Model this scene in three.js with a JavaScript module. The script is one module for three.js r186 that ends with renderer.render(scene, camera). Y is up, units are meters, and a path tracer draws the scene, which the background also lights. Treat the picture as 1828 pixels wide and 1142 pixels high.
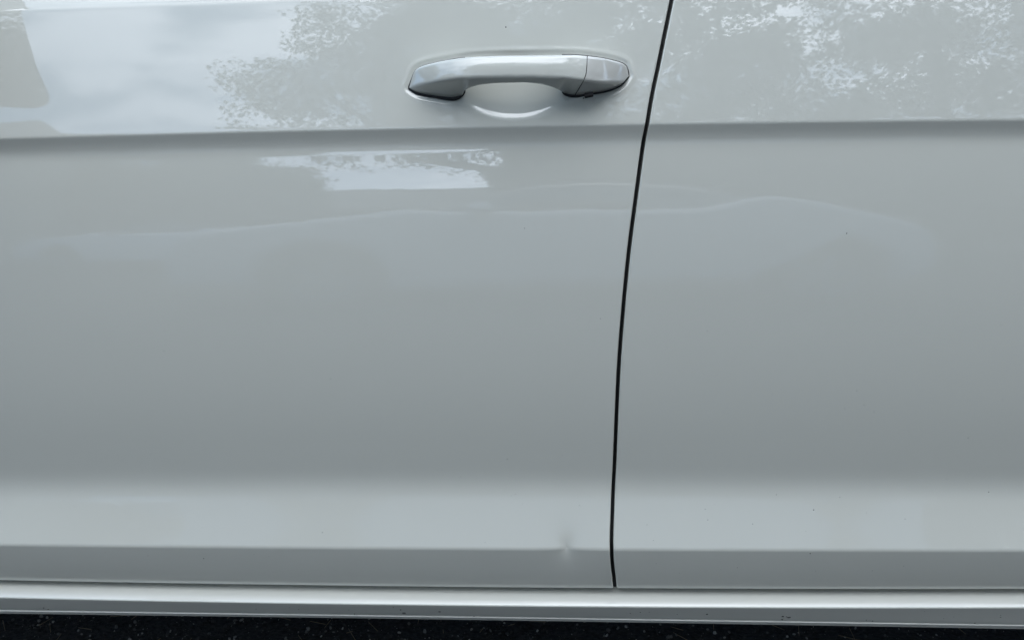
import * as THREE from 'three';
import { mergeGeometries } from 'three/addons/utils/BufferGeometryUtils.js';
import { RoundedBoxGeometry } from 'three/addons/geometries/RoundedBoxGeometry.js';
import { ImprovedNoise } from 'three/addons/math/ImprovedNoise.js';

// ---------------------------------------------------------------- camera, sky, sun, exposure
const scene = new THREE.Scene();
const camera = new THREE.PerspectiveCamera(39.66, 1828 / 1142, 0.05, 400);
camera.rotation.order = 'YXZ';
camera.position.set(0.041, 0.89, 0.944);
camera.rotation.set(-17 * Math.PI / 180, 2.5 * Math.PI / 180, -1.06 * Math.PI / 180);
scene.add(camera);

const renderer = new THREE.WebGLRenderer({ antialias: true });
renderer.toneMapping = THREE.LinearToneMapping;
renderer.toneMappingExposure = 0.765;
renderer.shadowMap.enabled = true;

const noise = new ImprovedNoise();
const fbm = (x, y, z, n = 5) => { let s = 0, a = 0.5; for (let i = 0; i < n; i++) { s += a * noise.noise(x, y, z); x *= 2.03; y *= 2.03; z *= 2.03; a *= 0.5; } return s; };
const rad = (d) => d * Math.PI / 180;
const clamp = (v, a = 0, b = 1) => Math.min(b, Math.max(a, v));
const smooth = (a, b, v) => { const t = clamp((v - a) / (b - a)); return t * t * (3 - 2 * t); };
const lerp = (a, b, t) => a + (b - a) * t;
function rng(seed) { let s = seed >>> 0; return () => { s = (s + 0x6D2B79F5) | 0; let t = Math.imul(s ^ (s >>> 15), 1 | s); t = (t + Math.imul(t ^ (t >>> 7), 61 | t)) ^ t; return ((t ^ (t >>> 14)) >>> 0) / 4294967296; }; }

// hazy bright sky with soft clouds, brightest round the hidden sun across the street
const SUN_AZ = rad(22), SUN_EL = rad(66);
const sunDir = new THREE.Vector3(Math.sin(SUN_AZ) * Math.cos(SUN_EL), Math.sin(SUN_EL), Math.cos(SUN_AZ) * Math.cos(SUN_EL));
{
  const w = 1024, h = 512, data = new Float32Array(w * h * 4);
  for (let j = 0; j < h; j++) for (let i = 0; i < w; i++) {
    const el = ((j + 0.5) / h - 0.5) * Math.PI, a = ((i + 0.5) / w - 0.5) * 2 * Math.PI;
    const d = [Math.cos(a) * Math.cos(el), Math.sin(el), Math.sin(a) * Math.cos(el)];
    const ang = Math.acos(clamp(d[0] * sunDir.x + d[1] * sunDir.y + d[2] * sunDir.z, -1, 1)) * 180 / Math.PI;
    const e = Math.max(d[1], 0), k = 1 / (e + 0.25);
    let c = fbm(d[0] * k * 2.6 + 3.1, d[2] * k * 4.2 + 1.7, 0.4, 6) + 0.45 * fbm(d[0] * k * 7 + 9, d[2] * k * 12, 2.2, 4);
    c = smooth(-0.16, 0.30, c);
    const low = Math.exp(-e / 0.36), glow = Math.exp(-((ang / 32) ** 2)), wide = Math.exp(-((ang / 50) ** 2));
    let da = Math.abs(Math.atan2(d[0], d[2]) - SUN_AZ); if (da > Math.PI) da = 2 * Math.PI - da;
    const toward = Math.exp(-((da / rad(45)) ** 2));
    const base = 0.78 + 0.3 * low, haze = 0.5 * glow + 0.7 * wide + 7.0 * low * low * toward + 1.2 * low * wide;
    const cl = (0.5 + 5.0 * Math.exp(-((ang / 41) ** 2))) * c;
    const o = (j * w + i) * 4;
    data[o] = base * 0.38 + cl * 1.0 + haze; data[o + 1] = base * 0.9 + cl * 0.99 + haze * 0.99; data[o + 2] = base * 1.65 + cl * 1.0 + haze * 0.98;
    data[o + 3] = 1;
  }
  const sky = new THREE.DataTexture(data, w, h, THREE.RGBAFormat, THREE.FloatType);
  sky.mapping = THREE.EquirectangularReflectionMapping; sky.magFilter = THREE.LinearFilter; sky.minFilter = THREE.LinearFilter; sky.needsUpdate = true;
  scene.background = sky; scene.environment = sky;
}
const sun = new THREE.DirectionalLight(0xfffaf0, 0.5);
sun.position.copy(sunDir).multiplyScalar(40); sun.castShadow = true; sun.shadow.radius = 100;
sun.shadow.mapSize.set(2048, 2048);
Object.assign(sun.shadow.camera, { left: -20, right: 20, top: 20, bottom: -20, near: 1, far: 90 });
scene.add(sun); scene.add(sun.target);

// ---------------------------------------------------------------- helpers
const used = {};
const numbered = (n) => { const k = used[n] = (used[n] ?? -1) + 1; return k ? n + '_' + String(k).padStart(3, '0') : n; };
const tag = (o, label, category, group, kind) => { if (label) o.userData.label = label; if (category) o.userData.category = category; if (group) o.userData.group = group; if (kind) o.userData.kind = kind; return o; };
function thing(name, label, category, [x, y, z] = [0, 0, 0], turn = 0, group) { const o = new THREE.Group(); o.name = numbered(name); o.position.set(x, y, z); o.rotation.y = turn; scene.add(o); return tag(o, label, category, group); }
function part(name, geo, mat, parent, label, kind) {
  const g = Array.isArray(geo) ? mergeGeometries(geo.map((q) => { const r = q.index ? q.toNonIndexed() : q.clone(); for (const k of Object.keys(r.attributes)) if (!['position', 'normal', 'uv'].includes(k)) r.deleteAttribute(k); return r; })) : geo;
  const m = new THREE.Mesh(g, mat); m.name = name; m.castShadow = m.receiveShadow = true; parent.add(m); return tag(m, label, null, null, kind);
}
const boxAt = (w, h, d, x, y, z, r = 0) => (r ? new RoundedBoxGeometry(w, h, d, 3, r) : new THREE.BoxGeometry(w, h, d)).translate(x, y, z);
function curve(keys) { // monotone cubic through [x, y] keys sorted by x
  const n = keys.length, X = keys.map((k) => k[0]), Y = keys.map((k) => k[1]), d = [], m = [];
  for (let i = 0; i < n - 1; i++) d.push((Y[i + 1] - Y[i]) / (X[i + 1] - X[i]));
  for (let i = 0; i < n; i++) m.push(i === 0 ? d[0] : i === n - 1 ? d[n - 2] : d[i - 1] * d[i] <= 0 ? 0 : 2 * d[i - 1] * d[i] / (d[i - 1] + d[i]));
  return (x) => {
    if (x <= X[0]) return Y[0] + m[0] * (x - X[0]);
    if (x >= X[n - 1]) return Y[n - 1] + m[n - 1] * (x - X[n - 1]);
    let i = 0; while (x > X[i + 1]) i++;
    const h = X[i + 1] - X[i], t = (x - X[i]) / h, t2 = t * t, t3 = t2 * t;
    return (2 * t3 - 3 * t2 + 1) * Y[i] + (t3 - 2 * t2 + t) * h * m[i] + (-2 * t3 + 3 * t2) * Y[i + 1] + (t3 - t2) * h * m[i + 1];
  };
}
function grid(nu, nv, at, flip = false) { // at(i, j) -> [x, y, z]
  const pos = new Float32Array(nu * nv * 3), uv = new Float32Array(nu * nv * 2), idx = [];
  for (let j = 0; j < nv; j++) for (let i = 0; i < nu; i++) { const p = at(i, j), o = j * nu + i; pos.set(p, o * 3); uv[o * 2] = p[0]; uv[o * 2 + 1] = p[1]; }
  for (let j = 0; j < nv - 1; j++) for (let i = 0; i < nu - 1; i++) { const a = j * nu + i, b = a + 1, c = a + nu, d = c + 1; flip ? idx.push(a, c, b, b, c, d) : idx.push(a, b, c, b, d, c); }
  const g = new THREE.BufferGeometry(); g.setAttribute('position', new THREE.BufferAttribute(pos, 3)); g.setAttribute('uv', new THREE.BufferAttribute(uv, 2)); g.setIndex(idx); g.computeVertexNormals(); return g;
}

// ---------------------------------------------------------------- materials
const lin = (r, g, b) => new THREE.Color().setRGB(r, g, b);
const std = (c, roughness = 0.8, extra = {}) => new THREE.MeshStandardMaterial({ color: lin(...c), roughness, ...extra });
const phys = (c, roughness, extra = {}) => new THREE.MeshPhysicalMaterial({ color: lin(...c), roughness, ...extra });
const paint = phys([0.556, 0.553, 0.490], 0.03, { clearcoat: 1, clearcoatRoughness: 0.004, ior: 1.5 });
const capPaint = phys([0.545, 0.535, 0.485], 0.05, { clearcoat: 1, clearcoatRoughness: 0.015, ior: 1.5 });
const sillPaint = phys([0.56, 0.555, 0.495], 0.25, { clearcoat: 1, clearcoatRoughness: 0.03, ior: 1.5 });
const housingMat = std([0.03, 0.03, 0.032], 0.35);
const rubber = std([0.012, 0.012, 0.013], 0.7);
const blackGap = std([0.008, 0.008, 0.009], 0.9);
const dirtMat = std([0.03, 0.028, 0.025], 0.9);
const tyreMat = std([0.02, 0.02, 0.02], 0.85);
const rimMat = std([0.45, 0.46, 0.47], 0.3, { metalness: 0.9 });
const darkGlass = phys([0.012, 0.014, 0.015], 0.03, { clearcoat: 1, clearcoatRoughness: 0.01 });
const mirrorGlass = std([0.85, 0.87, 0.88], 0.01, { metalness: 1 });
const silverPaint = phys([0.42, 0.42, 0.42], 0.5, { clearcoat: 0.15, clearcoatRoughness: 0.15 });
const greyPaint = phys([0.62, 0.62, 0.62], 0.25, { metalness: 0.3, clearcoat: 1, clearcoatRoughness: 0.02 });
const bark = std([0.07, 0.05, 0.035], 0.95);
const leafMats = [[0.035, 0.075, 0.022], [0.05, 0.09, 0.03], [0.028, 0.06, 0.02]].map((c) => phys(c, 0.6, { transmission: 0.25, thickness: 0, side: THREE.DoubleSide }));
const wallMat = std([0.34, 0.35, 0.31], 0.9), roofMat = std([0.10, 0.10, 0.10], 0.85), windowMat = phys([0.02, 0.025, 0.03], 0.05, {}), frameMat = std([0.6, 0.6, 0.58], 0.6);

// asphalt: coarse and fine noise
function noiseTexture(size, f) {
  const d = new Uint8Array(size * size * 4);
  for (let j = 0; j < size; j++) for (let i = 0; i < size; i++) { const v = clamp(f(i / size, j / size)) * 255, o = (j * size + i) * 4; d[o] = d[o + 1] = d[o + 2] = v; d[o + 3] = 255; }
  const t = new THREE.DataTexture(d, size, size); t.wrapS = t.wrapT = THREE.RepeatWrapping; t.magFilter = THREE.LinearFilter; t.minFilter = THREE.LinearMipmapLinearFilter; t.generateMipmaps = true; t.needsUpdate = true; return t;
}
const rA = rng(5);
const grain = noiseTexture(512, (u, v) => { const a = u * 2 * Math.PI, b = v * 2 * Math.PI, q = [Math.cos(a), Math.sin(a), Math.cos(b), Math.sin(b)]; return 0.5 + 0.5 * noise.noise(q[0] * 9 + q[2] * 7, q[1] * 9 - q[3] * 5, q[2] * 9 + q[3] * 8) + 0.35 * (rA() - 0.5); });
const asphalt = std([0.056, 0.053, 0.048], 0.95, { map: grain, bumpMap: grain, bumpScale: 0.003 });

// ---------------------------------------------------------------- ground
{
  const g = new THREE.CircleGeometry(180, 64).rotateX(-Math.PI / 2), p = g.attributes.position, uv = g.attributes.uv;
  for (let i = 0; i < p.count; i++) uv.setXY(i, p.getX(i) / 0.4, p.getZ(i) / 0.4);
  const m = new THREE.Mesh(g, asphalt); m.name = 'ground'; m.receiveShadow = true; scene.add(m);
  tag(m, 'dark asphalt ground under the white car', null, null, 'structure');
}

// ================================================================ the white car
const car = thing('parked_car', 'glossy white car seen side on, two doors with a pull handle and a small dent', 'car');

// body section: tilt of the surface (degrees, + faces up) against height at x = 0
const TILT = [[0.2564, -19], [0.285, -14.5], [0.3178, -11.5], [0.3206, 5], [0.3234, 19], [0.3479, 18.5], [0.3753, 16.5], [0.3865, 9], [0.3943, 3], [0.404, -2.5], [0.4152, -5.5], [0.4574, -5], [0.5286, -1.2], [0.6178, 2.8], [0.7075, 6.9], [0.7404, 8.3], [0.775, 10.2], [0.7822, 10.0], [0.7881, 6], [0.7952, -8], [0.8024, -14.5], [0.8078, -15], [0.8092, -5], [0.8108, 12.5], [0.8131, 14.4], [0.8315, 14.9], [0.8713, 16], [0.9387, 18], [0.9477, 18.8], [0.9494, 20], [0.9515, 28], [0.954, 31], [0.9846, 33], [1.03, 34]];
const PZ = (() => {
  const q0 = 0.2, q1 = 1.06, st = 0.0004, n = Math.round((q1 - q0) / st) + 1, z = new Float64Array(n);
  const tilt = (q) => { if (q <= TILT[0][0]) return TILT[0][1]; for (let i = 1; i < TILT.length; i++) if (q <= TILT[i][0]) return lerp(TILT[i - 1][1], TILT[i][1], (q - TILT[i - 1][0]) / (TILT[i][0] - TILT[i - 1][0])); return TILT[TILT.length - 1][1]; };
  for (let i = 1; i < n; i++) z[i] = z[i - 1] - Math.tan(rad(tilt(q0 + (i - 0.5) * st))) * st;
  const at = (q) => { const t = clamp((q - q0) / st, 0, n - 1.001), k = Math.floor(t); return z[k] + (z[k + 1] - z[k]) * (t - k); };
  const off = at(0.6011); return (q) => at(q) - off;
})();
const bulge = (x) => -x * x / 24 + (Math.abs(x) > 1.2 ? -((Math.abs(x) - 1.2) ** 2) * 0.1 : 0);
const LEVEL = [[0.2564, -0.0179, -0.0017, -0.0005], [0.3207, -0.0212, -0.0005, -0.0012], [0.3832, -0.0262, 0.0001, 0], [0.60, -0.018, 0.002, 0.0005], [0.8096, -0.0131, 0.0034, 0.0014], [0.9499, 0.0025, 0.0199, -0.0007], [1.06, 0.0025, 0.0199, -0.0007]];
const warp = (x, q) => { const xx = clamp(x, -1, 1); const f = (l) => l[1] * xx * xx + l[2] * xx + l[3]; if (q <= LEVEL[0][0]) return q + f(LEVEL[0]); for (let i = 1; i < LEVEL.length; i++) if (q <= LEVEL[i][0]) return q + lerp(f(LEVEL[i - 1]), f(LEVEL[i]), (q - LEVEL[i - 1][0]) / (LEVEL[i][0] - LEVEL[i - 1][0])); return q + f(LEVEL[LEVEL.length - 1]); };
const unwarp = (x, y) => { let q = y; for (let i = 0; i < 6; i++) q -= warp(x, q) - y; return q; };

// handle outline (metres)
const hTop = curve([[-0.1071, 0.8528], [-0.1043, 0.8601], [-0.1, 0.8692], [-0.0946, 0.8731], [-0.0798, 0.8771], [-0.0626, 0.8801], [-0.0367, 0.8828], [-0.0026, 0.8835], [0.0396, 0.8831], [0.067, 0.8829], [0.0803, 0.8816], [0.0958, 0.8796], [0.111, 0.8762], [0.1195, 0.8735], [0.1240, 0.8701], [0.1258, 0.8655], [0.1265, 0.861]]);
const hCrease = curve([[-0.1071, 0.8522], [-0.1037, 0.8526], [-0.0878, 0.856], [-0.0622, 0.8605], [-0.0281, 0.8629], [0.0143, 0.8625], [0.0481, 0.8612], [0.0783, 0.8574], [0.0989, 0.8546], [0.1189, 0.8540], [0.1265, 0.860]]);
const hBot = curve([[-0.1071, 0.8513], [-0.0986, 0.8459], [-0.0814, 0.8422], [-0.0600, 0.8389], [-0.0545, 0.8402], [-0.050, 0.8434], [-0.0464, 0.8485], [-0.0386, 0.8523], [-0.0291, 0.8546], [-0.0116, 0.856], [0.0139, 0.8563], [0.0328, 0.8545], [0.0464, 0.8509], [0.0551, 0.8466], [0.0603, 0.8423], [0.0655, 0.8405], [0.0705, 0.8401], [0.0875, 0.8425], [0.098, 0.8439], [0.1131, 0.8482], [0.1198, 0.8522], [0.1265, 0.8605]]);
const ring = []; // outline of the handle with the grip opening closed off
for (let i = 0; i <= 60; i++) { const x = lerp(-0.1071, 0.1265, i / 60); ring.push([x, hTop(x)]); }
const footBot = (x) => (x < -0.06 || x > 0.0705 ? hBot(x) : 0.8387);
for (let i = 60; i >= 0; i--) { const x = lerp(-0.1071, 0.1265, i / 60); ring.push([x, footBot(x)]); }
function ringDistance(x, y) { // signed: negative inside
  let best = 9, inside = false;
  for (let i = 0, j = ring.length - 1; i < ring.length; j = i++) {
    const [ax, ay] = ring[j], [bx, by] = ring[i], dx = bx - ax, dy = by - ay, t = clamp(((x - ax) * dx + (y - ay) * dy) / (dx * dx + dy * dy + 1e-12));
    best = Math.min(best, (x - ax - t * dx) ** 2 + (y - ay - t * dy) ** 2);
    if ((ay > y) !== (by > y) && x < (bx - ax) * (y - ay) / (by - ay) + ax) inside = !inside;
  }
  return Math.sqrt(best) * (inside ? -1 : 1);
}
function relief(x, y) {
  let d = 0;
  if (x > -0.16 && x < 0.16 && y > 0.80 && y < 0.93) {
    const r = ringDistance(x, y), u = (x - 0.0055) / 0.066, v = (y - 0.852) / 0.036, e = Math.sqrt(u * u + v * v); // finger cup
    d += (y < 0.862 ? smooth(0.95, 1.35, e) : 1) * (-0.0010 * (1 - smooth(0.0018, 0.0050, r)) + 0.00025 * Math.exp(-(((r - 0.0058) / 0.002) ** 2)));
    d += -0.0074 * Math.max(0, 1 - e * e) ** 1.7;
  }
  const a = Math.hypot((x - 0.0605) / 0.9, (y - 0.3195) / 1.2); // dent on the lower crease
  if (a < 0.06) d += -0.0046 * Math.exp(-a / 0.0115);
  d += 0.00012 * fbm(x * 9, y * 9, 5.5, 2) + 0.00004 * fbm(x * 38, y * 38, 8.5, 2);
  return d;
}
const skin = (x, q) => { const y = warp(x, q); return PZ(q) + bulge(x) + relief(x, y); };
const panelZ = (x, y) => PZ(unwarp(x, y)) + bulge(x);

// seam between the doors
const seam = curve([[0.2564, 0.1202], [0.275, 0.1182], [0.2936, 0.1160], [0.311, 0.1144], [0.3262, 0.1139], [0.364, 0.1153], [0.412, 0.1170], [0.4861, 0.1180], [0.5416, 0.1193], [0.6072, 0.1229], [0.6697, 0.1279], [0.7298, 0.1350], [0.7884, 0.1428], [0.8349, 0.1505], [0.8686, 0.1580], [0.9024, 0.1654], [0.9361, 0.1730], [1.03, 0.195]]);
function rows(fine) { // heights down the panel, closer where it bends
  const out = []; let q = 0.2564;
  while (q < 1.03) { out.push(q); const busy = (q > 0.310 && q < 0.332) || (q > 0.778 && q < 0.818) || (q > 0.942 && q < 0.958); const mid = q > 0.818 && q < 0.942; q += (busy ? 0.0009 : mid ? 0.0013 : 0.0035) * fine; }
  out.push(1.03); return out;
}
const EDGE_R = 0.0017, HALF = 0.0021;
const roll = []; for (let a = 0; a <= 5; a++) { const t = a / 5 * Math.PI / 2; roll.push([EDGE_R * (1 - Math.sin(t)), EDGE_R * (1 - Math.cos(t))]); } roll.push([0, 0.006], [0.0, 0.016]);
// side panel from the curve lo(q) to the curve hi(q); the columns that touch an edge roll over it
function sidePanel(lo, hi, xs, fine, opts = {}) {
  const R = rows(fine), left = opts.rollLeft ? roll.slice().reverse() : [], right = opts.rollRight ? roll : [];
  const cols = []; for (const r of left) cols.push([0, r]); for (const s of xs) cols.push([1, s]); for (const r of right) cols.push([2, r]);
  const bottom = [[0, 0.016], [0, 0]]; // folded in under the panel
  return grid(cols.length, R.length + bottom.length, (i, j) => {
    let q = j < bottom.length ? R[0] : R[j - bottom.length], zin = j < bottom.length ? bottom[j][1] : 0;
    const qq = Math.max(q, R[0]), c = cols[i], l = lo(qq), h = hi(qq), e = 2 * EDGE_R;
    let x; if (c[0] === 0) { x = l + c[1][0]; zin = Math.max(zin, c[1][1]); } else if (c[0] === 2) { x = h - c[1][0]; zin = Math.max(zin, c[1][1]); } else x = lerp(l + (left.length ? e : 0), h - (right.length ? e : 0), c[1]);
    if (opts.arch) { const b = opts.arch(x); q = b > 0.2564 ? b + (1.03 - b) * (q - 0.2564) / (1.03 - 0.2564) : q; }
    return [x, warp(x, q), skin(x, Math.max(q, opts.arch ? 0.2 : 0.2564)) - zin];
  });
}
const spread = (n, a = 0, b = 1) => Array.from({ length: n }, (_, i) => lerp(a, b, i / (n - 1)));
// front door, finer round the handle
const frontXs = [...spread(50, 0, 0.62).slice(0, -1), ...spread(30, 0.62, 0.72).slice(0, -1), ...spread(200, 0.72, 1)];
const frontDoor = part('front_door', sidePanel((q) => -0.93 + 0.12 * (q - 0.6), (q) => seam(q) - HALF, frontXs, 1, { rollRight: true, rollLeft: true }), paint, car, 'front door with the pull handle and a small dent low down');
const rearDoor = part('rear_door', sidePanel((q) => seam(q) + HALF, (q) => 1.12 + 0.1 * (q - 0.6), spread(120), 1, { rollLeft: true, rollRight: true }), paint, car, 'plain rear door right of the black seam');
const archAt = (cx, r) => (x) => { const d = r * r - (x - cx) ** 2; return d > 0 ? 0.33 + Math.sqrt(d) : 0.2; };
part('front_fender', sidePanel(() => -1.78, (q) => -0.93 + 0.12 * (q - 0.6) - 0.004, spread(60), 3, { rollRight: true, arch: archAt(-1.36, 0.36) }), paint, car);
part('rear_fender', sidePanel((q) => 1.12 + 0.1 * (q - 0.6) + 0.004, () => 2.0, spread(60), 3, { rollLeft: true, arch: archAt(1.36, 0.36) }), paint, car);
{ // dark rubber strip deep in the seam between the doors
  const S = []; for (let q = 0.243; q <= 1.02; q += 0.006) S.push(q);
  part('door_seal', grid(7, S.length, (i, j) => { const q = S[j], x = seam(q) + (i - 3) * 0.005; return [x, warp(x, q), PZ(q) + bulge(x) - 0.015 + (i === 3 ? 0.002 : 0)]; }), rubber, rearDoor, 'black rubber seal inside the seam');
}
{ // sill: rounded top that catches the sky, tucked lower face
  const lip = [[0.290, -0.050], [0.274, -0.046], [0.262, -0.036], [0.2545, -0.021], [0.2510, -0.011], [0.2480, 0.000], [0.2450, 0.008], [0.2424, 0.0128], [0.2408, 0.0138], [0.2390, 0.0134], [0.2320, 0.0100], [0.2200, 0.0038], [0.2156, 0.0012], [0.2148, 0.0018], [0.2128, 0.0008], [0.2121, -0.0004], [0.2092, -0.0016], [0.2074, -0.0036], [0.2066, -0.0070], [0.2062, -0.016], [0.2062, -0.06]];
  lip.forEach((p) => { p[0] -= 0.0047; p[1] -= 0.0070; });
  const P = []; for (let i = 0; i < lip.length - 1; i++) for (let k = 0; k < 5; k++) { const t = k / 5, c = (a, b, c2, d) => 0.5 * (2 * b + (c2 - a) * t + (2 * a - 5 * b + 4 * c2 - d) * t * t + (3 * b - a - 3 * c2 + d) * t ** 3), g = (n) => lip[clamp(n, 0, lip.length - 1)]; P.push([c(g(i - 1)[0], g(i)[0], g(i + 1)[0], g(i + 2)[0]), c(g(i - 1)[1], g(i)[1], g(i + 1)[1], g(i + 2)[1])]); }
  P.push(lip[lip.length - 1]); P.reverse();
  const X = spread(150, -1.0, 1.0);
  const sill = part('sill', grid(X.length, P.length, (i, j) => {
    const x = X[i], [y, z] = P[j], low = smooth(0.237, 0.202, y);
    const dy = lerp(-0.0175 * x * x - 0.0022 * x, -0.0329 * x * x - 0.008 * x, low);
    return [x, y + dy, z + bulge(x) + 0.0002 * fbm(x * 5, y * 60, 3, 3)];
  }), sillPaint, car, 'white sill under the doors');
  const rs = rng(4), chips = [];
  for (let i = 0; i < 34; i++) { const x = lerp(-0.62, 0.62, rs()), y = lerp(0.213, 0.232, rs()), low = smooth(0.237, 0.202, y), dy = lerp(-0.0175 * x * x - 0.0022 * x, -0.0329 * x * x - 0.008 * x, low), k = 0.0004 + 0.0007 * rs() ** 2; chips.push(new THREE.SphereGeometry(k, 6, 4).scale(1 + 1.5 * rs(), 1, 0.5).translate(x, y + dy, 0.0068 - (0.2361 - y) * 0.46 + bulge(x))); }
  part('dirt_speck', chips, dirtMat, sill, 'dark specks of road dirt on the lower sill', 'stuff');
}
// ---------------------------------------------------------------- door handle
function rounded(poly, radii, steps = 6) {
  const out = [], n = poly.length;
  for (let i = 0; i < n; i++) {
    const p = poly[i], a = poly[(i + n - 1) % n], b = poly[(i + 1) % n], la = Math.hypot(a[0] - p[0], a[1] - p[1]) + 1e-9, lb = Math.hypot(b[0] - p[0], b[1] - p[1]) + 1e-9;
    const ra = Math.min(radii[i], la * 0.46), rb = Math.min(radii[i], lb * 0.46), A = [lerp(p[0], a[0], ra / la), lerp(p[1], a[1], ra / la)], B = [lerp(p[0], b[0], rb / lb), lerp(p[1], b[1], rb / lb)];
    for (let k = 0; k <= steps; k++) { const t = k / steps, u = 1 - t; out.push([u * u * A[0] + 2 * u * t * p[0] + t * t * B[0], u * u * A[1] + 2 * u * t * p[1] + t * t * B[1]]); }
  }
  return out;
}
const protrude = (x) => { const l = clamp((x + 0.1071) / 0.085), r = clamp((0.1265 - x) / 0.075), s = Math.min(1 - (1 - l) ** 2.6, 1 - (1 - r) ** 2.6); return 0.0015 + 0.036 * s; };
function handleSection(x) { // closed ring of [y, z]
  const yt = hTop(x), yc = Math.min(hCrease(x), yt - 0.0004), yb = Math.min(hBot(x), yc - 0.0003), h = protrude(x), pz = panelZ(x, 0.858);
  const zc = pz + h, zt = zc - 0.15 * h - 0.0015, zm = lerp(zc, zt, 0.5) + 0.035 * h;
  const foot = Math.max(1 - smooth(-0.054, -0.042, x), smooth(0.0515, 0.0605, x)), back = lerp(zc - 1.0 * (yc - yb) - 0.011, pz - 0.012, foot);
  const zb = lerp(zc - 1.0 * (yc - yb), pz + 0.0012, foot); const bt = Math.min(back, zt - 0.002), bb = Math.min(back, zb - 0.001);
  return rounded([[yt - 0.0012, bt], [yt, zt], [lerp(yc, yt, 0.5), zm], [yc, zc], [yb, zb], [yb + 0.0010 * (1 - foot), bb]], [0.001, 0.0032, 0.008, 0.0036, 0.0024, 0.001]);
}
const split = curve([[0.838, 0.0680], [0.8409, 0.0694], [0.8499, 0.0737], [0.8581, 0.0780], [0.8661, 0.0806], [0.8808, 0.0816], [0.884, 0.0817]]);
function handlePiece(x0, x1, capA, capB, n) { // x0/x1 are numbers, or 'split' shifted by a gap
  const secs = [];
  for (let i = 0; i < n; i++) {
    const t = 0.5 - 0.5 * Math.cos(Math.PI * i / (n - 1)), ringPts = [], s0 = typeof x0 === 'number' ? () => x0 : (y) => split(y) + x0.gap, s1 = typeof x1 === 'number' ? () => x1 : (y) => split(y) + x1.gap;
    const guess = lerp(s0(0.86), s1(0.86), t), base = handleSection(guess);
    for (let k = 0; k < base.length; k++) { let y = base[k][0], x = guess, z = base[k][1]; for (let it = 0; it < 4; it++) { x = lerp(s0(y), s1(y), t); const sec = handleSection(x)[k]; y = sec[0]; z = sec[1]; } ringPts.push([x, y, z]); }
    secs.push(ringPts);
  }
  const m = secs[0].length, parts = [grid(m + 1, n, (i, j) => secs[j][i % m], false)];
  { // smooth the closing column
    const g = parts[0], nn = g.attributes.normal; for (let j = 0; j < n; j++) { const a = j * (m + 1), b = a + m, v = [0, 1, 2].map((c) => nn.array[a * 3 + c] + nn.array[b * 3 + c]), l = Math.hypot(...v) || 1; for (let c = 0; c < 3; c++) nn.array[a * 3 + c] = nn.array[b * 3 + c] = v[c] / l; }
  }
  for (const [on, sec, flip] of [[capA, secs[0], false], [capB, secs[n - 1], true]]) if (on) {
    const c = [0, 1, 2].map((q) => sec.reduce((s, p) => s + p[q], 0) / m), pos = [], g = new THREE.BufferGeometry();
    for (let k = 0; k < m; k++) { const a = sec[k], b = sec[(k + 1) % m]; flip ? pos.push(...c, ...b, ...a) : pos.push(...c, ...a, ...b); }
    g.setAttribute('position', new THREE.Float32BufferAttribute(pos, 3)); g.setAttribute('uv', new THREE.Float32BufferAttribute(new Float32Array(pos.length / 3 * 2), 2)); g.computeVertexNormals(); parts.push(g);
  }
  return parts;
}
const grip = part('door_handle', handlePiece(-0.1071, { gap: -0.00045 }, false, true, 110), paint, frontDoor, 'white curved pull handle');
part('lock_cap', handlePiece({ gap: 0.00045 }, 0.1265, true, false, 44), capPaint, frontDoor, 'slightly warmer white cap over the key lock at the end of the handle');
{ // black gasket round the two feet
  const foot = (a, b) => { const s = []; const N = 36; for (let i = 0; i <= N; i++) { const x = lerp(a, b, 0.5 - 0.5 * Math.cos(Math.PI * i / N)); s.push([x, x]); } return s; };
  const mk = (a, b) => { const xs = foot(a, b), cx = (a + b) / 2, hw = (b - a) / 2; return grid(xs.length, 7, (i, j) => { const x = xs[i][0], yt = hTop(x), yb = hBot(x), g = 0.0009;  const X = cx + (x - cx) * (1 + g / hw); const y = [yb - 1.0 * g, yb - 0.8 * g, yb + 0.001, (yb + yt) / 2, yt - 0.001, yt + 0.5 * g, yt + 0.7 * g][j]; return [X, y, panelZ(X, y) + relief(X, y) + (j === 0 || j === 6 || i === 0 || i === xs.length - 1 ? -0.001 : 0.0012)]; }); };
  part('handle_gasket', [mk(-0.1071, -0.0475), mk(0.0570, 0.1265)], rubber, frontDoor, 'thin black rubber gasket under the handle feet');
  const ks = boxAt(0.0088, 0.0030, 0.005, 0, 0, 0, 0.0003); ks.rotateZ(0.24).rotateX(0.7); const kx = 0.0838, sy = hBot(kx) + 0.0007; ks.translate(kx, sy, panelZ(kx, sy) + Math.max(0, protrude(kx) - (hCrease(kx) - hBot(kx))) - 0.0004);
  part('key_slot', ks, blackGap, frontDoor, 'small dark release slot under the lock cap');
}
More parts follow.
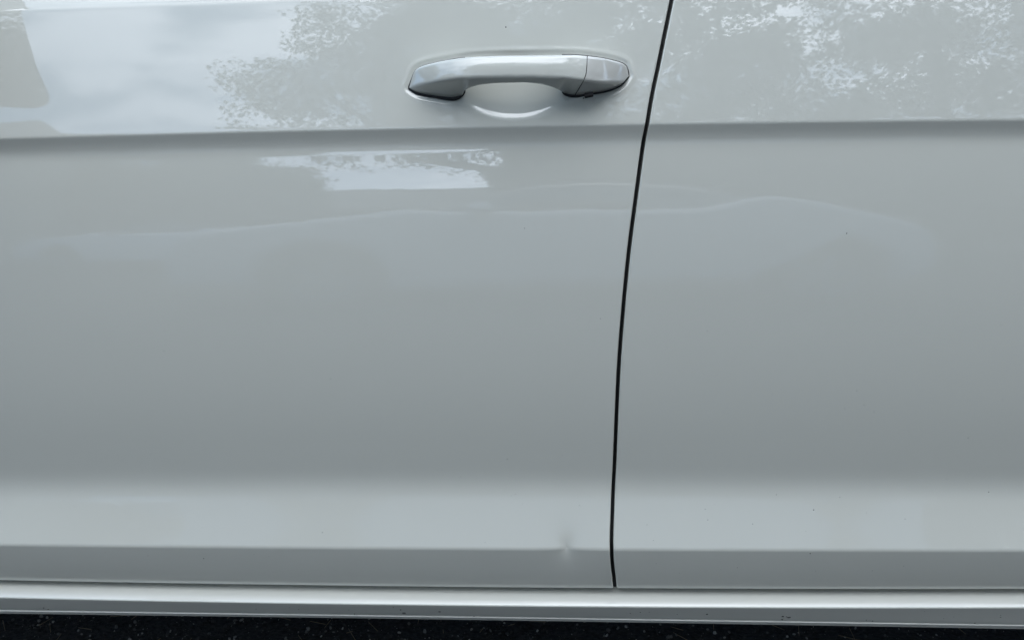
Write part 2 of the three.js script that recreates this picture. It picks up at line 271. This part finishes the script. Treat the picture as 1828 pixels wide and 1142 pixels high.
// specks of dirt on the paint
function specks(parent, list, r) {
  const geos = list.map(([x, y, s]) => { const g = new THREE.SphereGeometry(s * 0.78, 6, 4); g.scale(1 + 0.6 * r(), 1, 0.35); g.rotateZ(r() * 3); return g.translate(x, y, (y < 0.250 ? 0.0055 + bulge(x) : panelZ(x, y)) + 0.0001); });
  part('dirt_speck', geos, dirtMat, parent, 'tiny dark specks of dirt on the paint', 'stuff');
}
{
  const r = rng(77), f = [[-0.385, 0.298, 0.0007], [-0.234, 0.336, 0.0006], [-0.065, 0.404, 0.0005], [-0.009, 0.428, 0.0006], [-0.003, 0.912, 0.0008], [0.098, 0.602, 0.0005], [0.015, 0.703, 0.0006], [-0.21, 0.531, 0.0005], [0, 0.382, 0.0005], [0.076, 0.369, 0.0005], [-0.005, 0.38, 0.0004], [0.0790, 0.8385, 0.0008]];
  const b = [[0.353, 0.362, 0.0009], [0.349, 0.312, 0.0009], [0.384, 0.376, 0.0005], [0.281, 0.347, 0.0006], [0.461, 0.35, 0.0006], [0.56, 0.379, 0.0007], [0.309, 0.38, 0.0006], [0.363, 0.693, 0.0008], [0.191, 0.236, 0.0006], [0.156, 0.347, 0.0005], [0.225, 0.364, 0.0005], [0.228, 0.352, 0.0006]];
  for (let i = 0; i < 26; i++) { f.push([lerp(-0.6, 0.1, r()), lerp(0.29, 0.75, r() * r()), 0.0002 + 0.0002 * r()]); b.push([lerp(0.16, 0.65, r()), lerp(0.28, 0.7, r() * r()), 0.0002 + 0.0003 * r()]); }
  specks(frontDoor, f, r); specks(rearDoor, b, r);
}
// ---------------------------------------------------------------- rest of the car (beyond the frame): mirror, glass, roof, wheels, hull
{
  const outline = (k) => { const c = [0.11, 0.995], o = new THREE.Shape(), P = [[0.0, 1.085], [0.04, 1.085], [0.062, 1.056], [0.105, 1.026], [0.188, 0.976], [0.248, 0.950], [0.252, 0.934], [0.222, 0.925], [0.14, 0.922], [0.05, 0.925], [0.0, 0.94], [-0.01, 1.01]].map(([z, y]) => new THREE.Vector2(-(c[0] + (z - c[0]) * k), c[1] + 0.066 + (y - c[1]) * k)); o.moveTo(P[0].x, P[0].y); o.splineThru([...P.slice(1), P[0]]); return o; };
  const place = (g, dx) => g.rotateY(Math.PI / 2).translate(dx, 0, -0.11).rotateY(-0.2).translate(-0.702, 0, 0.11); // outline lies in the z, y plane
  const shell = place(new THREE.ExtrudeGeometry(outline(0.94), { depth: 0.10, curveSegments: 20, bevelEnabled: true, bevelThickness: 0.03, bevelSize: 0.010, bevelSegments: 5 }), -0.13);
  part('door_mirror', [shell, boxAt(0.10, 0.03, 0.10, -0.76, 1.02, -0.01, 0.012)], housingMat, frontDoor, 'dark door mirror on the front door');
  part('mirror_glass', place(new THREE.ShapeGeometry(outline(0.80), 20), 0.0015), mirrorGlass, frontDoor);
}
{
  const zAt = (x, y) => -0.078 + bulge(x) - (y - 1.0) * 0.42;
  const pane = (x0, x1, x2, x3) => grid(12, 8, (i, j) => { const v = j / 7, y = lerp(0.995, 1.40, v), x = lerp(lerp(x0, x3, v), lerp(x1, x2, v), i / 11); return [x, y, zAt(x, y)]; });
  part('side_window', pane(-0.70, 0.15, 0.22, -0.20), darkGlass, frontDoor);
  part('side_window', pane(0.21, 1.05, 0.92, 0.28), darkGlass, rearDoor);
  const roof = new THREE.Shape([[-1.0, 1.0], [-0.78, 1.04], [-0.25, 1.405], [0.3, 1.45], [0.95, 1.41], [1.5, 1.06], [1.6, 1.0]].map(([x, y]) => new THREE.Vector2(x, y)));
  part('cabin', new THREE.ExtrudeGeometry(roof, { depth: 1.16, bevelEnabled: true, bevelThickness: 0.06, bevelSize: 0.02, bevelSegments: 3 }).translate(0, 0, -1.47), darkGlass, car);
  part('roof', boxAt(1.15, 0.04, 1.22, 0.32, 1.452, -0.89, 0.018), paint, car);
  const hull = new THREE.Shape(); const pts = [[-2.35, 0.42], [-2.38, 0.62], [-2.2, 0.80], [-1.75, 0.91], [-1.0, 0.985], [1.3, 1.0], [2.0, 0.98], [2.15, 0.9], [2.2, 0.5], [2.1, 0.3]]; hull.moveTo(-2.3, 0.25); pts.forEach(([x, y]) => hull.lineTo(x, y)); hull.lineTo(1.80, 0.26); hull.absarc(1.36, 0.33, 0.4, -0.15, Math.PI + 0.15, false); hull.lineTo(-0.95, 0.26); hull.absarc(-1.36, 0.33, 0.4, -0.15, Math.PI + 0.15, false);
  part('body_shell', new THREE.ExtrudeGeometry(hull, { depth: 1.50, bevelEnabled: true, bevelThickness: 0.05, bevelSize: 0.03, bevelSegments: 3 }).translate(0, 0, -1.70), paint, car);
  part('floor_pan', boxAt(3.9, 0.06, 1.6, -0.05, 0.225, -0.90), blackGap, car);
  for (const [x, z] of [[-1.36, -0.16], [1.36, -0.16], [-1.36, -1.62], [1.36, -1.62]]) {
    const t = part('wheel', new THREE.TorusGeometry(0.235, 0.085, 12, 40).scale(1, 1, 1.15).translate(x, 0.32, z), tyreMat, car);
    part('rim', [new THREE.CylinderGeometry(0.05, 0.05, 0.12, 16).rotateX(Math.PI / 2).translate(x, 0.32, z), ...spread(10).slice(0, 9).map((s, i) => boxAt(0.19, 0.03, 0.05, 0.1, 0, 0.045).rotateZ(i * Math.PI * 2 / 9).translate(x, 0.32, z))], rimMat, t);
  }
}

// ---------------------------------------------------------------- grit and needles on the asphalt under the sill
{
  const r = rng(31), m4 = new THREE.Matrix4(), q = new THREE.Quaternion(), e = new THREE.Euler(), c = new THREE.Color(), N = 9000;
  const grit = new THREE.InstancedMesh(new THREE.IcosahedronGeometry(1, 0), std([0.5, 0.49, 0.46], 0.9), N); grit.name = 'grit';
  for (let i = 0; i < N; i++) { const s = 0.0006 + 0.0030 * r() ** 4; e.set(r() * 6, r() * 6, r() * 6); m4.compose(new THREE.Vector3(lerp(-0.95, 0.95, r()), s * 0.3, lerp(-0.40, 0.05, r())), q.setFromEuler(e), new THREE.Vector3(s * (0.7 + 0.8 * r()), s * 0.6, s)); grit.setMatrixAt(i, m4); const v = 0.05 + 0.75 * r() ** 3; grit.setColorAt(i, c.setRGB(v, v * 0.98, v * 0.94)); }
  grit.castShadow = grit.receiveShadow = true; scene.add(grit); tag(grit, 'fine grey grit scattered on the asphalt below the sill', 'grit', null, 'stuff');
  const M = 160, nd = new THREE.InstancedMesh(new THREE.CylinderGeometry(0.0006, 0.0004, 1, 5), std([0.22, 0.17, 0.11], 0.9), M); nd.name = 'needle_litter';
  for (let i = 0; i < M; i++) { e.set(0, r() * 6.3, Math.PI / 2 + (r() - 0.5) * 0.1); m4.compose(new THREE.Vector3(lerp(-0.9, 0.9, r()), 0.0015, lerp(-0.36, 0, r())), q.setFromEuler(e), new THREE.Vector3(1, 0.008 + 0.03 * r(), 1)); nd.setMatrixAt(i, m4); }
  nd.castShadow = nd.receiveShadow = true; scene.add(nd); tag(nd, 'thin dry plant bits lying among the grit below the sill', 'plant litter', null, 'stuff');
}

// ================================================================ what stands across the street and shows in the paint
function coupe(name, label, mat, pos, turn, group) { // nose towards -x, near side at z = 0
  const o = thing(name, label, 'car', pos, turn, group), V = (a) => a.map(([x, y]) => new THREE.Vector2(x, y));
  const s = new THREE.Shape(); s.moveTo(-1.98, 0.24); s.splineThru(V([[-2.02, 0.50], [-1.96, 0.70], [-1.75, 0.83], [-1.1, 0.94], [-0.66, 1.02]])); s.lineTo(-0.5, 0.985); s.lineTo(0.85, 0.985); s.splineThru(V([[1.2, 1.10], [1.6, 0.99], [2.0, 0.80], [2.08, 0.66], [2.10, 0.40], [2.02, 0.28]])); s.lineTo(1.85, 0.24); s.absarc(1.49, 0.32, 0.36, -0.2, Math.PI + 0.2, false); s.lineTo(-0.80, 0.2); s.absarc(-1.15, 0.32, 0.36, -0.2, Math.PI + 0.2, false);
  part('body', new THREE.ExtrudeGeometry(s, { depth: 1.58, curveSegments: 24, bevelEnabled: true, bevelThickness: 0.09, bevelSize: 0.07, bevelOffset: -0.07, bevelSegments: 6 }).translate(0, 0, 0.09), mat, o);
  const c = new THREE.Shape(); c.moveTo(-0.72, 0.95); c.splineThru(V([[-0.1, 1.23], [0.35, 1.29], [0.85, 1.22], [1.45, 0.95]]));
  part('cabin', new THREE.ExtrudeGeometry(c, { depth: 1.12, curveSegments: 24, bevelEnabled: true, bevelThickness: 0.08, bevelSize: 0.06, bevelOffset: -0.06, bevelSegments: 5 }).translate(0, 0, 0.31), darkGlass, o);
  const rf = new THREE.Shape(); rf.moveTo(-0.62, 1.0); rf.splineThru(V([[-0.1, 1.245], [0.35, 1.31], [0.85, 1.24], [1.55, 0.94]])); rf.lineTo(1.5, 0.94); rf.splineThru(V([[0.85, 1.20], [0.35, 1.27], [-0.1, 1.205], [-0.58, 0.99]]));
  part('roof', new THREE.ExtrudeGeometry(rf, { depth: 1.18, curveSegments: 24, bevelEnabled: false }).translate(0, 0, 0.28), roofMat, o);
  for (const x of [-1.15, 1.49]) for (const z of [0.14, 1.62]) {
    const t = part('wheel', new THREE.TorusGeometry(0.245, 0.08, 12, 36).scale(1, 1, 1.3).translate(x, 0.32, z), tyreMat, o);
    part('rim', [new THREE.TorusGeometry(0.2, 0.015, 8, 36).translate(x, 0.32, z - 0.07), ...spread(6).slice(0, 5).map((k, i) => boxAt(0.19, 0.04, 0.03, 0.1, 0, -0.05).rotateZ(i * Math.PI * 0.4).translate(x, 0.32, z))], rimMat, t);
  }
  part('headlight', new THREE.SphereGeometry(0.11, 20, 14).scale(1.2, 0.7, 0.5).translate(-1.72, 0.76, 0.12), darkGlass, o);
  part('tail_light', boxAt(0.2, 0.09, 0.1, 1.95, 0.72, 0.12, 0.02), std([0.25, 0.01, 0.01], 0.2), o);
  part('sill_trim', boxAt(1.7, 0.05, 0.05, 0.17, 0.33, 0.0, 0.02), mat, o);
  part('door_mirror', new THREE.SphereGeometry(0.09, 18, 12).scale(0.9, 0.7, 1.1).translate(-0.28, 1.0, -0.06), mat, o);
  return o;
}
coupe('parked_coupe', 'pale silver coupe parked across from the white car, seen only as a reflection', silverPaint, [0, 0, 3.05], 0);
coupe('parked_coupe', 'white coupe parked farther away to the left, seen only as a reflection', greyPaint, [-5.4, 0, 8.6], 0.15);

function house(label, [x, z], [w, d, hEave, hRidge], turn, windows, sky) {
  const o = thing('house', label, 'house', [x, 0, z], turn);
  part('wall', boxAt(w, hEave, d, 0, hEave / 2, 0), wallMat, o);
  const ex = w / 2 + 0.35, ez = d / 2 + 0.35, rx = Math.max(0.1, w / 2 - d * 0.28), e = hEave - 0.05, pos = [], quad = (a, b, c, f) => pos.push(...a, ...b, ...c, ...a, ...c, ...f);
  const A = [-ex, e, -ez], B = [ex, e, -ez], C = [ex, e, ez], D = [-ex, e, ez], R0 = [-rx, hRidge, 0], R1 = [rx, hRidge, 0];
  quad(B, A, R0, R1); quad(D, C, R1, R0); pos.push(...A, ...D, ...R0, ...C, ...B, ...R1); quad(A, B, C, D);
  const g = new THREE.BufferGeometry(); g.setAttribute('position', new THREE.Float32BufferAttribute(pos, 3)); g.setAttribute('uv', new THREE.Float32BufferAttribute(new Float32Array(pos.length / 3 * 2), 2)); g.computeVertexNormals();
  const roof = part('roof', g, roofMat, o);
  if (sky) { const a = Math.atan2(hRidge - hEave, ez); part('skylight', boxAt(0.9, 0.06, 1.1, 0, 0, 0).rotateX(-a).translate(sky[0], lerp(hEave, hRidge, sky[1]) + 0.05, -ez * (1 - sky[1])), phys([0.6, 0.62, 0.64], 0.1, { metalness: 0.5 }), roof); }
  for (const [wx, wy] of windows) { const f = part('window', boxAt(1.2, 1.3, 0.08, wx, wy, -d / 2 - 0.01), frameMat, o); part('pane', boxAt(1.05, 1.15, 0.04, wx, wy, -d / 2 - 0.05), windowMat, f); }
  return o;
}
house('pale house with a skylight in its hipped roof, left of the trees', [-14.8, 14], [9, 4.5, 6.3, 8.25], 0, [[-3, 1.7], [0, 1.7], [3, 1.7], [-3, 3.9], [0, 3.9], [3, 3.9]], [2.7, 0.35]);
house('long low house behind the silver coupe', [-3, 24], [17, 6, 2.7, 4.35], 0, [[-6, 1.5], [-3, 1.5], [0, 1.5], [3, 1.5], [6, 1.5]]);

// trees: limbs and thousands of leaves in clumps
function leafSpray(n, r, size) {
  const g = []; for (let i = 0; i < n; i++) { const s = size * (0.7 + 0.6 * r()), l = new THREE.BufferGeometry(); l.setAttribute('position', new THREE.Float32BufferAttribute([0, 0, 0, s * 0.34, s * 0.1, s * 0.5, 0, 0, s, -s * 0.34, s * 0.1, s * 0.5], 3)); l.setAttribute('uv', new THREE.Float32BufferAttribute([0, 0, 1, 0, 1, 1, 0, 1], 2)); l.setIndex([0, 1, 2, 0, 2, 3]); l.rotateX((r() - 0.5) * 2.2).rotateZ((r() - 0.5) * 1.6).rotateY(r() * 6.28).translate((r() - 0.5) * 0.5, (r() - 0.5) * 0.28, (r() - 0.5) * 0.5); g.push(l); }
  const m = mergeGeometries(g); m.computeVertexNormals(); return m;
}
const rl = rng(9), sprays = [leafSpray(16, rl, 0.13), leafSpray(16, rl, 0.11)];
function tree(label, [x, z], lobes, count, k, seed, trunkR = 0.2, gap = -0.12) {
  const o = thing('tree', label, 'tree', [x, 0, z]), r = rng(seed), crownY = lobes.reduce((s, l) => s + l[1], 0) / lobes.length;
  const limb = (a, b, ra, rb) => { const d = new THREE.Vector3().subVectors(b, a), g = new THREE.CylinderGeometry(rb, ra, d.length(), 8); g.translate(0, d.length() / 2, 0).applyQuaternion(new THREE.Quaternion().setFromUnitVectors(new THREE.Vector3(0, 1, 0), d.normalize())).translate(a.x, a.y, a.z); return g; };
  const fork = new THREE.Vector3(0.1, crownY * 0.42, 0), tk = part('trunk', limb(new THREE.Vector3(0, 0, 0), fork, trunkR, trunkR * 0.7), bark, o);
  lobes.forEach((l) => part('limb', limb(fork, new THREE.Vector3(l[0], l[1], l[2]), trunkR * 0.5, 0.03), bark, tk));
  const im = new THREE.InstancedMesh(sprays[seed % 2], leafMats[k], count); im.name = 'crown';
  const m4 = new THREE.Matrix4(), q = new THREE.Quaternion(), e = new THREE.Euler(), c = new THREE.Color(), vol = lobes.map((l) => l[3] ** 2 * l[4]), tot = vol.reduce((a, b) => a + b);
  for (let i = 0; i < count; i++) {
    let p, l; for (let tries = 0; tries < 12; tries++) {
      let u = r() * tot, n = 0; while (u > vol[n] && n < vol.length - 1) { u -= vol[n]; n++; } l = lobes[n];
      const th = r() * 6.283, cz = 2 * r() - 1, sr = Math.sqrt(1 - cz * cz), rr = 0.45 + 0.58 * Math.sqrt(r());
      p = [l[0] + l[3] * rr * sr * Math.cos(th), l[1] + l[4] * rr * cz, l[2] + l[3] * rr * sr * Math.sin(th)];
      if (fbm(p[0] * 0.9 + seed, p[1] * 1.2, p[2] * 0.9, 3) > gap) break;
    }
    e.set((r() - 0.5) * 0.8, r() * 6.3, (r() - 0.5) * 0.8); const s = 0.8 + 0.6 * r(); m4.compose(new THREE.Vector3(...p), q.setFromEuler(e), new THREE.Vector3(s, s, s)); im.setMatrixAt(i, m4); const v = 0.7 + 0.6 * r(); im.setColorAt(i, c.setRGB(v, v, v * 0.95));
  }
  im.castShadow = im.receiveShadow = true; o.add(im); tag(im, null, null, null, 'stuff'); return o;
}
tree('broad leafy tree at the left end of the tree row across the street', [0.2, 12.5], [[-4.2, 7.0, 0, 1.9, 1.5], [-5.1, 8.5, 0, 1.5, 0.9], [-3.6, 10.3, 0, 1.9, 1.6], [-1.4, 6.0, -0.3, 2.1, 1.9], [-2.0, 8.6, 0, 2.4, 1.9], [0.2, 5.4, 0, 1.9, 2.0], [-4.8, 4.8, 0.2, 1.3, 0.8], [0.3, 9, 0.4, 2.2, 1.8], [-3.1, 3.95, 0, 1.2, 0.5], [-0.9, 3.6, 0.2, 1.2, 0.6], [-1.2, 11.2, 0.5, 2.4, 1.8]], 3300, 0, 11, 0.24, -0.06);
tree('tall leafy tree second from the left in the row across the street', [3.3, 13], [[0, 5.4, 0, 2.6, 2.2], [-1.2, 8, 0, 2.4, 2.0], [1.6, 7.6, 0, 2.2, 2.0], [0.3, 3.4, 0, 2.0, 1.5], [0.2, 4.3, 0.6, 2.5, 1.3], [0, 10.4, 0, 2.6, 1.9], [0.4, 13, 0.5, 2.2, 1.7]], 2050, 1, 12, 0.26, 0.04);
tree('thick leafy tree third from the left in the row across the street', [7.4, 12.4], [[0, 5.0, 0, 2.5, 2.3], [-0.2, 4.2, 0.6, 2.6, 1.3], [-1.5, 7.4, 0, 2.0, 2.0], [1.3, 7.9, 0, 2.3, 2.0], [0, 3.2, 0, 2.1, 1.5], [0.2, 10.2, 0, 2.4, 1.8], [0, 12.6, 0, 2.0, 1.6]], 2100, 2, 13, 0.26, 0.04);
tree('leafy tree at the right end of the tree row across the street', [11.8, 12], [[0, 5.0, 0, 2.6, 2.4], [-0.4, 4.2, 0.6, 2.6, 1.3], [-1.2, 7.6, 0, 2.2, 2.0], [1.5, 7.4, 0, 2.2, 2.0], [0, 3.0, 0, 2.2, 1.6], [0, 10.2, 0, 2.4, 1.8]], 2000, 0, 14, 0.24, 0.04);
tree('small bushy tree between the pale house and the tree row', [-8.0, 16.5], [[0, 3.2, 0, 2.2, 1.7], [-2.6, 3.0, 0, 2.2, 1.7], [2.0, 3.0, 0, 1.0, 1.7], [-5.2, 2.9, 0, 2, 1.6]], 5600, 1, 16, 0.1);
tree('lone leafy tree near the road, far right of the white car', [10, 6.6], [[0, 4.6, 0, 2.4, 2.2], [-0.8, 7.0, 0.5, 2.2, 2.0], [0.8, 7.6, -0.4, 2.2, 2.0], [0, 2.6, 0, 2.2, 1.6], [0, 10, 0, 2.2, 1.8]], 3600, 1, 31, 0.25);
tree('leafy street tree right behind the tail of the white car', [12.5, 1.5], [[0, 4.4, 0, 2.6, 2.4], [0.4, 7.0, 0.8, 2.4, 2.1], [0.3, 7.4, -0.8, 2.4, 2.1], [0, 2.4, 0, 2.2, 1.6], [0, 10, 0, 2.4, 1.8]], 3600, 2, 32, 0.25);
tree('leafy street tree ahead of the white car', [-14, 4], [[0, 4.4, 0, 2.6, 2.4], [0.4, 6.6, 0.8, 2.4, 2.0], [0.3, 6.8, -0.8, 2.4, 2.0], [0, 2.6, 0, 2.4, 1.7]], 3600, 0, 33, 0.25);
for (let i = 0; i < 5; i++) tree(['tall dense shrub behind the second tree of the row', 'wide dense shrub between the second and the third tree', 'rounded dense shrub behind the third tree of the row', 'dense shrub between the third and the last tree of the row', 'broad dense shrub beyond the last tree of the row'][i], [1.2 + i * 3.3, 16.2 + 0.4 * (i % 2)], [[0, 2.3, 0, 2.1, 2.0], [0.8, 3.9 + 0.3 * (i % 3), 0, 1.5, 1.3], [-0.9, 3.6, 0, 1.4, 1.3]], 3600, i % 3, 20 + i, 0.08);

renderer.setSize(1024, 639);
renderer.render(scene, camera);
